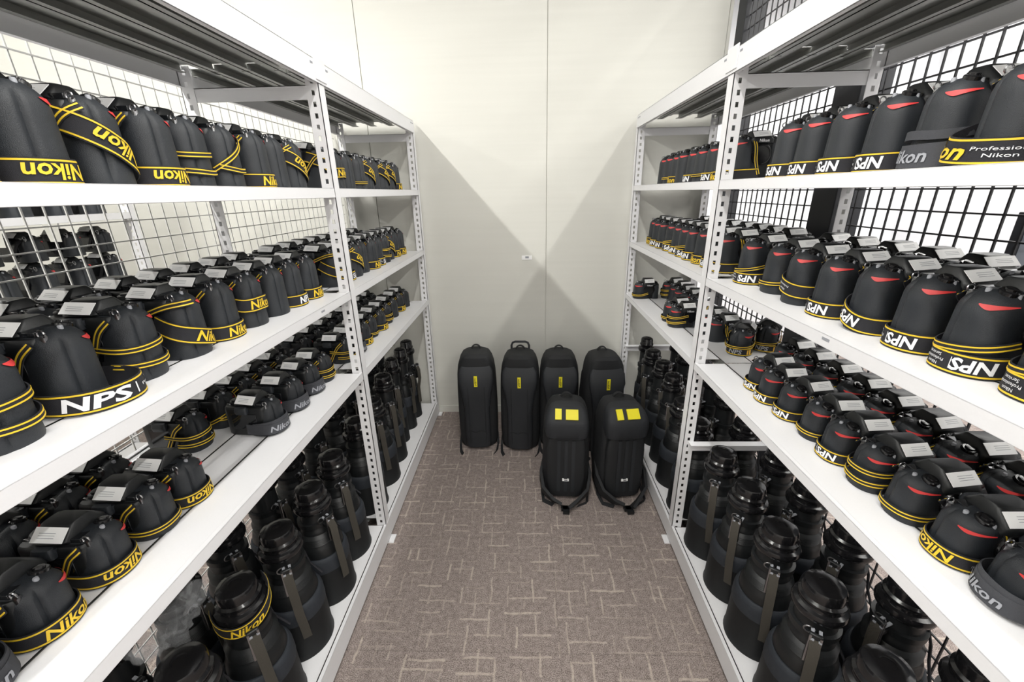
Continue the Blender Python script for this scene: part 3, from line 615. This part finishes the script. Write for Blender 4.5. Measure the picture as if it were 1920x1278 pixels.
# ------------------------------------------------------------------ big lenses standing on their hoods
def make_lens(kind):
    root = thing('camera_lens', (0, 0, -5), 'black lens', 'camera lens')
    if kind == 'wide': rh, hh, H, rb = .088, .185, .455, .050
    elif kind == 'tall': rh, hh, H, rb = .076, .19, .50, .047
    else: rh, hh, H, rb = .052, .20, .52, .038
    MB().lathe([(rh * 1.03, 0), (rh * 1.045, .004), (rh * 1.01, .02), (rh * .985, hh * .6), (rh * .97, hh * .8)], 'hood', 40).build('lens_hood', root)
    MB().lathe([(rh * .985, hh * .78), (rh * .99, hh * .80), (rh * .97, hh), (rh * .93, hh + .012), (rh * .88, hh + .016)], 'cover', 40).build('hood_cover', root)
    z = hh + .014
    pf = [(rh * .84, z), (rh * .82, z + .02), (rh * .76, z + .040), (rh * .72, z + .045)]
    for i in range(7): zz = z + .047 + i * .0045; pf += [(rh * .72, zz), (rh * .70, zz + .0022)]
    z2 = z + .085
    pf += [(rb * 1.06, z2), (rb * 1.06, z2 + .012), (rb, z2 + .016), (rb * .96, z2 + .055)]
    MB().lathe(pf, 'shell', 40).build('lens_barrel', root)
    zc = z2 + .030
    MB().lathe([(rb * .97, zc), (rb * 1.14, zc + .001), (rb * 1.14, zc + .018), (rb * .97, zc + .019)], 'shell', 36).build('tripod_collar', root)
    # foot of the collar pointing to the aisle (+x here)
    mb = MB(); mb.box(rb * 1.05, rb * 1.05 + .030, -.011, .011, zc + .000, zc + .016, 'shell'); mb.box(rb * 1.05 + .024, rb * 1.05 + .034, -.014, .014, zc - .045, zc + .050, 'shell')
    ft = mb.build('tripod_foot', root, bevel=.003)
    mb = MB()
    for yy in (-.011, .011): mb.box(rb * 1.05 + .034, rb * 1.05 + .037, yy - .0025, yy + .0025, zc - .040, zc + .048, 'steel')
    mb.build('foot_rails', ft)
    zr = z2 + .055
    MB().lathe([(rb * .96, zr), (rb * .93, zr + .008), (rb * .90, H - .084), (rb * .86, H - .078)], 'shell', 36).build('rear_barrel', root)
    MB().lathe([(rb * .80, H - .088), (rb * 1.12, H - .086), (rb * 1.22, H - .080), (rb * 1.24, H - .070), (rb * 1.18, H - .062), (rb * 1.0, H - .058), (rb * .97, H - .052), (rb * 1.04, H - .046), (rb * 1.04, H - .040), (rb * .93, H - .034), (rb * .93, H - .014), (rb * .86, H - .006), (rb * .66, H - .0015), (rb * .58, H), (rb * .30, H), (rb * .28, H - .003), (.001, H - .003)], 'gloss', 36).build('rear_cap', root)
    # strap: buckles at the collar, webbing hanging over the hood
    mb = MB()
    for yy in (-.006, .010):
        mb.box(rb + .004, rb + .040, yy - .0035, yy + .0035, zc + .034, zc + .038, 'gprint')
    mb.tube([(rb * .9 + .010, -.012 + .012 * math.cos(a), zc + .028 + .010 * math.sin(a)) for a in [2 * PI * i / 12 for i in range(13)]], .0018, 'steel', 6)
    xo = rh * 1.0 + .006
    pts = [(rb + .036, 0, zc + .036), (rb + .046, .002, zc + .010), (max(xo, rb + .046), .004, zc - .05), (xo + .006, .006, hh + .01), (xo + .004, .010, hh * .75), (xo + .002, .012, hh * .52)]
    mb.ribbon(pts, (0, 1, 0), .024, .003, 'olive')
    mb.build('strap', root)
    mb = MB(); mb.tube([(-rb * .6, rb * .85, zr), (-rb * .75, rb * 1.1, zc - .02), (-rb * .8, rb * 1.25, zc - .07), (-rb * .3, rh * 1.02, hh + .02)], .0035, 'strap', 6)
    mb.build('cord', root)
    return root
LP = {k: make_lens(k) for k in ('wide', 'tall', 'slim')}
usedl = set()
def put_lens(kind, side, x, y, ang, label, z=None, group=None):
    if kind not in usedl: usedl.add(kind); o = LP[kind]
    else: o = copy_tree(LP[kind])
    z = LV[side]['s4'][1] - .0033 if z is None else z
    base = 0 if side == 'L' else PI
    o.location = (x, y, z); o.rotation_euler = (0, 0, base + ang)
    o['label'] = label; o['category'] = 'camera lens'; o['group'] = group or 'big lenses on the %s bottom shelf' % {'L': 'left', 'R': 'right'}[side]
    return o
KN = {'wide': 'fat', 'tall': 'tall', 'slim': 'slim'}
def lens_row(side, bay, rown, ys, kinds, x, a0):
    for i, y in enumerate(ys):
        k = kinds[i % len(kinds)]
        put_lens(k, side, x + random.uniform(-.006, .006), y, a0 + R(random.uniform(-16, 16)), '%s black lens on its hood, %s from middle post, %s row, %s %s bottom shelf' % (KN[k], ORD[i], rown, bay, {'L': 'left', 'R': 'right'}[side]))
lens_row('R', 'near', 'front', [1.345, 1.161, .977, .788, .60, .41], ['wide'], XR + .118, R(45))
lens_row('R', 'near', 'back', [1.35, 1.163, .976, .789, .602, .415], ['wide'], XR + .322, R(30))
lens_row('R', 'far', 'front', [1.57, 1.76, 1.94, 2.11, 2.28, 2.44], ['wide', 'wide', 'tall', 'tall', 'tall', 'slim'], XR + .118, R(60))
lens_row('R', 'far', 'back', [1.57, 1.76, 1.92, 2.10, 2.285, 2.43], ['wide', 'tall', 'slim'], XR + .315, R(30))
lens_row('L', 'near', 'front', [1.315, 1.13, .945, .76, .575, .39], ['wide', 'wide', 'wide', 'wide', 'wide'], XL - .118, R(-40))
lens_row('L', 'near', 'back', [1.36, 1.17, .98, .79, .60, .41], ['wide', 'tall', 'wide'], XL - .318, R(-20))
lens_row('L', 'far', 'front', [1.57, 1.76, 1.94, 2.11, 2.26, 2.40], ['wide', 'wide', 'tall', 'slim', 'slim', 'slim'], XL - .125, R(-45))
lens_row('L', 'far', 'back', [1.56, 1.74, 1.92, 2.075, 2.25, 2.43], ['tall', 'wide', 'slim'], XL - .315, R(-30))
# equipment on the rack beyond the mesh
XB = -1.95
for sh, lev_z, n in (('upper', 1.415, 11), ('middle', 1.08, 11)):
    for i in range(n):
        y = 2.0 - i * .155
        if 1:
            put_camera(KA, 'L', 's2', 'far', 'front', i, XB - .14, y, 'plain', z=lev_z - .0034, rot=R(random.uniform(-10, 10)), label='black camera, %s from far end, %s shelf of rack beyond the mesh' % (ORD[i], sh))['group'] = 'gear on the rack beyond the mesh'
for i in range(7):
    put_camera(KB, 'L', 's2', 'far', 'back', i, XB - .14, 2.0 - i * .155, 'plain', z=1.08 - .0034 + .1605, rot=R(random.uniform(-10, 10)), label='black camera stacked on top, %s from far end, middle shelf beyond the mesh' % ORD[i])['group'] = 'gear on the rack beyond the mesh'
for i, (y, zz) in enumerate([(1.50, 1.37), (1.70, 1.36), (1.33, 1.36)]):
    t = MB().add([(0, -.028, 0), (0, .028, 0), (0, .022, -.075), (0, -.020, -.07), (-.0015, -.028, 0), (-.0015, .028, 0), (-.0015, .022, -.075), (-.0015, -.020, -.07)], [(0, 1, 2, 3), (4, 5, 6, 7), (0, 1, 5, 4), (1, 2, 6, 5), (2, 3, 7, 6), (3, 0, 4, 7)], 'wall').build('paper_tag')
    t.location = (XB + .004, y, 1.386); tag(t, 'cream paper tag hanging from the beam beyond the mesh, %s from far end' % ORD[[1, 0, 2][i]], 'paper tag', 'paper tags on the rack beyond the mesh')
# lens strap with yellow letters over the near left lens
mb = MB(); pts = []; 
K2 = 24; cx, cy, r0 = XL - .118, .76, .0635
rg = []; ys_ = []
def tilt(a, h, up): 
    z = LV['L']['s4'][1] + .385 + .030 * math.sin(a - .4) + h
    return Vector((cx + (r0 + up) * math.cos(a), cy + (r0 + up) * math.sin(a), z))
A0, A1 = R(-150), R(70)
for i in range(K2 + 1):
    a = A0 + (A1 - A0) * i / K2; rg.append([tilt(a, .017, .003), tilt(a, -.017, .003), tilt(a, -.017, .001), tilt(a, .017, .001)])
mb.rings(rg, 'strap', smooth=False)
for c in (.0138, -.0138):
    rg = []
    for i in range(K2 + 1):
        a = A0 + (A1 - A0) * i / K2; rg.append([tilt(a, c + .0013, .0036), tilt(a, c - .0013, .0036), tilt(a, c - .0013, .002), tilt(a, c + .0013, .002)])
    mb.rings(rg, 'yellow', smooth=False)
vs, fs = TXT['nikon']; mb.add([tilt(R(-48) + x / r0, y, .0046) for x, y, _ in vs], fs, 'yellow')
tag(mb.build('lens_strap'), 'black strap with yellow letters wrapped around a near left lens', 'strap')
# crumpled clear plastic bag on the near left lenses
bm = bmesh.new(); bmesh.ops.create_icosphere(bm, subdivisions=5, radius=1)
rnd = random.Random(3); cs = [Vector((rnd.uniform(-1, 1), rnd.uniform(-1, 1), rnd.uniform(-1, 1))).normalized() for _ in range(60)]
for v in bm.verts:
    d = sorted((v.co - c).length for c in cs)[:2]; q = (d[1] - d[0]); v.co *= .70 + .9 * min(q, .35) + .10 * math.sin(v.co.x * 13 + v.co.z * 9 + v.co.y * 7)
    v.co = Vector((v.co.x * .085, v.co.y * .105, v.co.z * .10))
me = bpy.data.meshes.new('plastic_bag'); bm.to_mesh(me); bm.free(); me.materials.append(M['plastic'])
o = bpy.data.objects.new('plastic_bag', me); C.objects.link(o); o.location = (XL - .235, .66, .57); tag(o, 'crumpled clear plastic bag stuffed between the near left lenses', 'plastic bag')
# ------------------------------------------------------------------ backpacks
def pack_ring(hx, y0, y1, z, e=.45, n=40):
    return rr_ring(0, (y0 + y1) / 2, hx, (y1 - y0) / 2, z, e, n)
def make_pack(kind):
    root = thing('backpack', (0, 0, -5), 'black backpack', 'backpack'); H = 1.0
    W = .118; D0, D1 = -.09, .09
    H = .60 if kind == 'smooth' else .50
    zs = [0, .008, .03, .10, .22, .34, .42, .47, .50, .52, .532, .535]; ws = [.80, .90, .97, 1, 1.0, .98, .95, .89, .80, .68, .50, .30]
    mb = MB(); rg = []
    for z, q in zip(zs, ws): 
        s = z * H / .535; rg.append(pack_ring(W * q, D0 * (.85 + .15 * q) * (1 if q > .6 else .8), D1 * (1 if q > .6 else .8), s))
    mb.rings(rg, 'nylon'); mb.build('pack_body', root)
    if kind == 'smooth':
        mb = MB(); rg = []
        for z, q in [(.02, .56), (.03, .62), (.10, .64), (.27, .62), (.38, .74), (.45, .86), (.505, .84), (.54, .68), (.562, .34)]:
            rg.append(pack_ring(W * q, -.125 if z < .47 else -.125 + (z - .47) * .60, -.06, z, .55))
        mb.rings(rg, 'nylon2'); fp = mb.build('front_pocket', root)
        mb = MB(); mb.tube([(W * .40, -.1255, z) for z in (.05, .15, .25, .35, .42)], .0014, 'nylon'); mb.tube([(-W * .40, -.1255, z) for z in (.05, .15, .25, .35, .42)], .0014, 'nylon')
        mb.tube([(-W * .5 + W * 1.0 * i / 12, -.1258, .13 + .006 * math.sin(i)) for i in range(13)], .0014, 'nylon'); mb.build('seam_piping', fp)
        lg = MB(); lg.box(-.0095, .0095, -.1275, -.1225, .425, .490, 'lime')
        vs, fs = text_mesh('Nikon', .020, .01, .15); lg.add([(-.001 + y * .9, -.1282, .4575 + x * 1.0) for x, y, _ in vs], fs, 'nylon'); lg.build('yellow_badge', fp)
    else:
        # lid, two side-by-side ribs and compression straps
        mb = MB(); rg = []
        for z, q, yf in [(.355, .70, -.124), (.36, .84, -.128), (.40, .90, -.130), (.430, .89, -.129), (.450, .86, -.122), (.475, .78, -.100), (.495, .66, -.076), (.503, .50, -.055)]:
            rg.append(pack_ring(W * q, yf, -.01, z, .45))
        mb.rings(rg, 'nylon2'); lid = mb.build('lid', root)
        mb = MB(); rg = []
        for z, q in [(.02, .60), (.03, .72), (.12, .80), (.28, .80), (.345, .74), (.352, .66)]: rg.append(pack_ring(W * q, -.116, -.06, z, .4))
        mb.rings(rg, 'nylon'); fp = mb.build('front_pocket', root)
        for xx in (-.035, 0, .035): MB().ribbon([(xx, -.1185, .05), (xx, -.1190, .20), (xx, -.1185, .345)], (1, 0, 0), .016, .003, 'nylon2').build('webbing', fp)
        yb = MB(); T = Matrix.Translation((0, -.100, .4775)) @ Matrix.Rotation(R(43), 4, 'X')
        yb.box(-.056, -.026, -.026, .026, -.006, .005, 'lime', T); yb.box(-.006, .052, -.026, .024, -.006, .005, 'lime', T); yb.build('yellow_patches', lid)
        MB().box(-.016, .016, -.1215, -.115, .115, .127, 'label').box(-.006, .010, -.1219, -.1214, .118, .124, 'ink').build('brand_tag', fp)
    # carry handle
    mb = MB(); mb.ribbon([(.028 * math.cos(a), .045, H - .010 + .030 * math.sin(a)) for a in [PI * i / 10 for i in range(11)]], (0, 1, 0), .018, .005, 'nylon'); mb.build('carry_handle', root)
    # shoulder straps at the back, ends trailing on the floor
    for s_ in (-1, 1):
        mb = MB(); mb.ribbon([(s_ * .05, .095, H - .06), (s_ * .075, .118, H * .72), (s_ * .085, .122, H * .5), (s_ * .085, .112, H * .3), (s_ * .08, .095, .08)], (1, 0, 0), .045, .010, 'nylon')
        mb.build('shoulder_strap', root)
    for s_ in (-1, 1):
        mb = MB(); mb.ribbon([(s_ * .095, .02, .10), (s_ * .112, -.02, .05), (s_ * .116, -.07, .012), (s_ * .108, -.135, .004), (s_ * (.095 if kind == 'smooth' else .06), -.165, .004)], (.5, .6, .2), .020, .004, 'nylon')
        mb.build('hip_strap', root)
        if kind == 'lid':
            wb_ = MB(); wb_.ribbon([(s_ * .112, .0, .13), (s_ * .124, -.06, .10), (s_ * .108, -.125, .06), (s_ * .060, -.165, .035), (s_ * .018, -.185 - .012 * s_, .020)], [(0, .0, 1), (0, -.2, 1), (0, -.5, 1), (0, -.8, 1), (0, -1, .8)], .060, .014, 'nylon')
            wb_.box(.004 * s_ - .016, .004 * s_ + .016, -.215 - .01 * s_, -.180, .003, .018, 'shell'); wb_.build('hip_belt', root)
    if kind == 'smooth':
        MB().tube([(-W * .93 * math.cos(a), -.005, .05 + .42 * math.sin(a)) for a in [PI * i / 20 for i in range(21)]], .003, 'nylon2').build('zip_line', root)
    return root
PP = {'smooth': make_pack('smooth'), 'lid': make_pack('lid')}
usedp = set()
def put_pack(kind, x, y, rz, label, sz=1.0):
    if kind not in usedp: usedp.add(kind); o = PP[kind]
    else: o = copy_tree(PP[kind])
    o.location = (x, y, 0); o.rotation_euler = (0, 0, R(rz)); o.scale = (1, 1, sz); o['label'] = label; o['group'] = 'black backpacks standing against the back wall'; return o
put_pack('smooth', -.300, 2.265, 3, 'smooth black backpack with yellow badge, leftmost by the back wall')
p = put_pack('smooth', -.040, 2.245, -2, 'smooth black backpack with yellow badge and raised handle, second from left')
MB().tube([(-.050, .06, .55), (-.052, .06, .615), (-.045, .06, .632), (-.03, .06, .638), (.03, .06, .638), (.045, .06, .632), (.052, .06, .615), (.050, .06, .55)], .0065, 'nylon2', 10).build('pull_handle', p)
put_pack('smooth', .190, 2.265, 0, 'smooth black backpack standing behind the left one with yellow lid patches', .985)
put_pack('smooth', .440, 2.215, 5, 'smooth black backpack with yellow badge, behind the rightmost pack')
put_pack('lid', .195, 1.83, -4, 'tall black backpack with two yellow lid patches, left one of the front pair')
put_pack('lid', .462, 1.83, 7, 'tall black backpack with two yellow lid patches, beside the right rack')
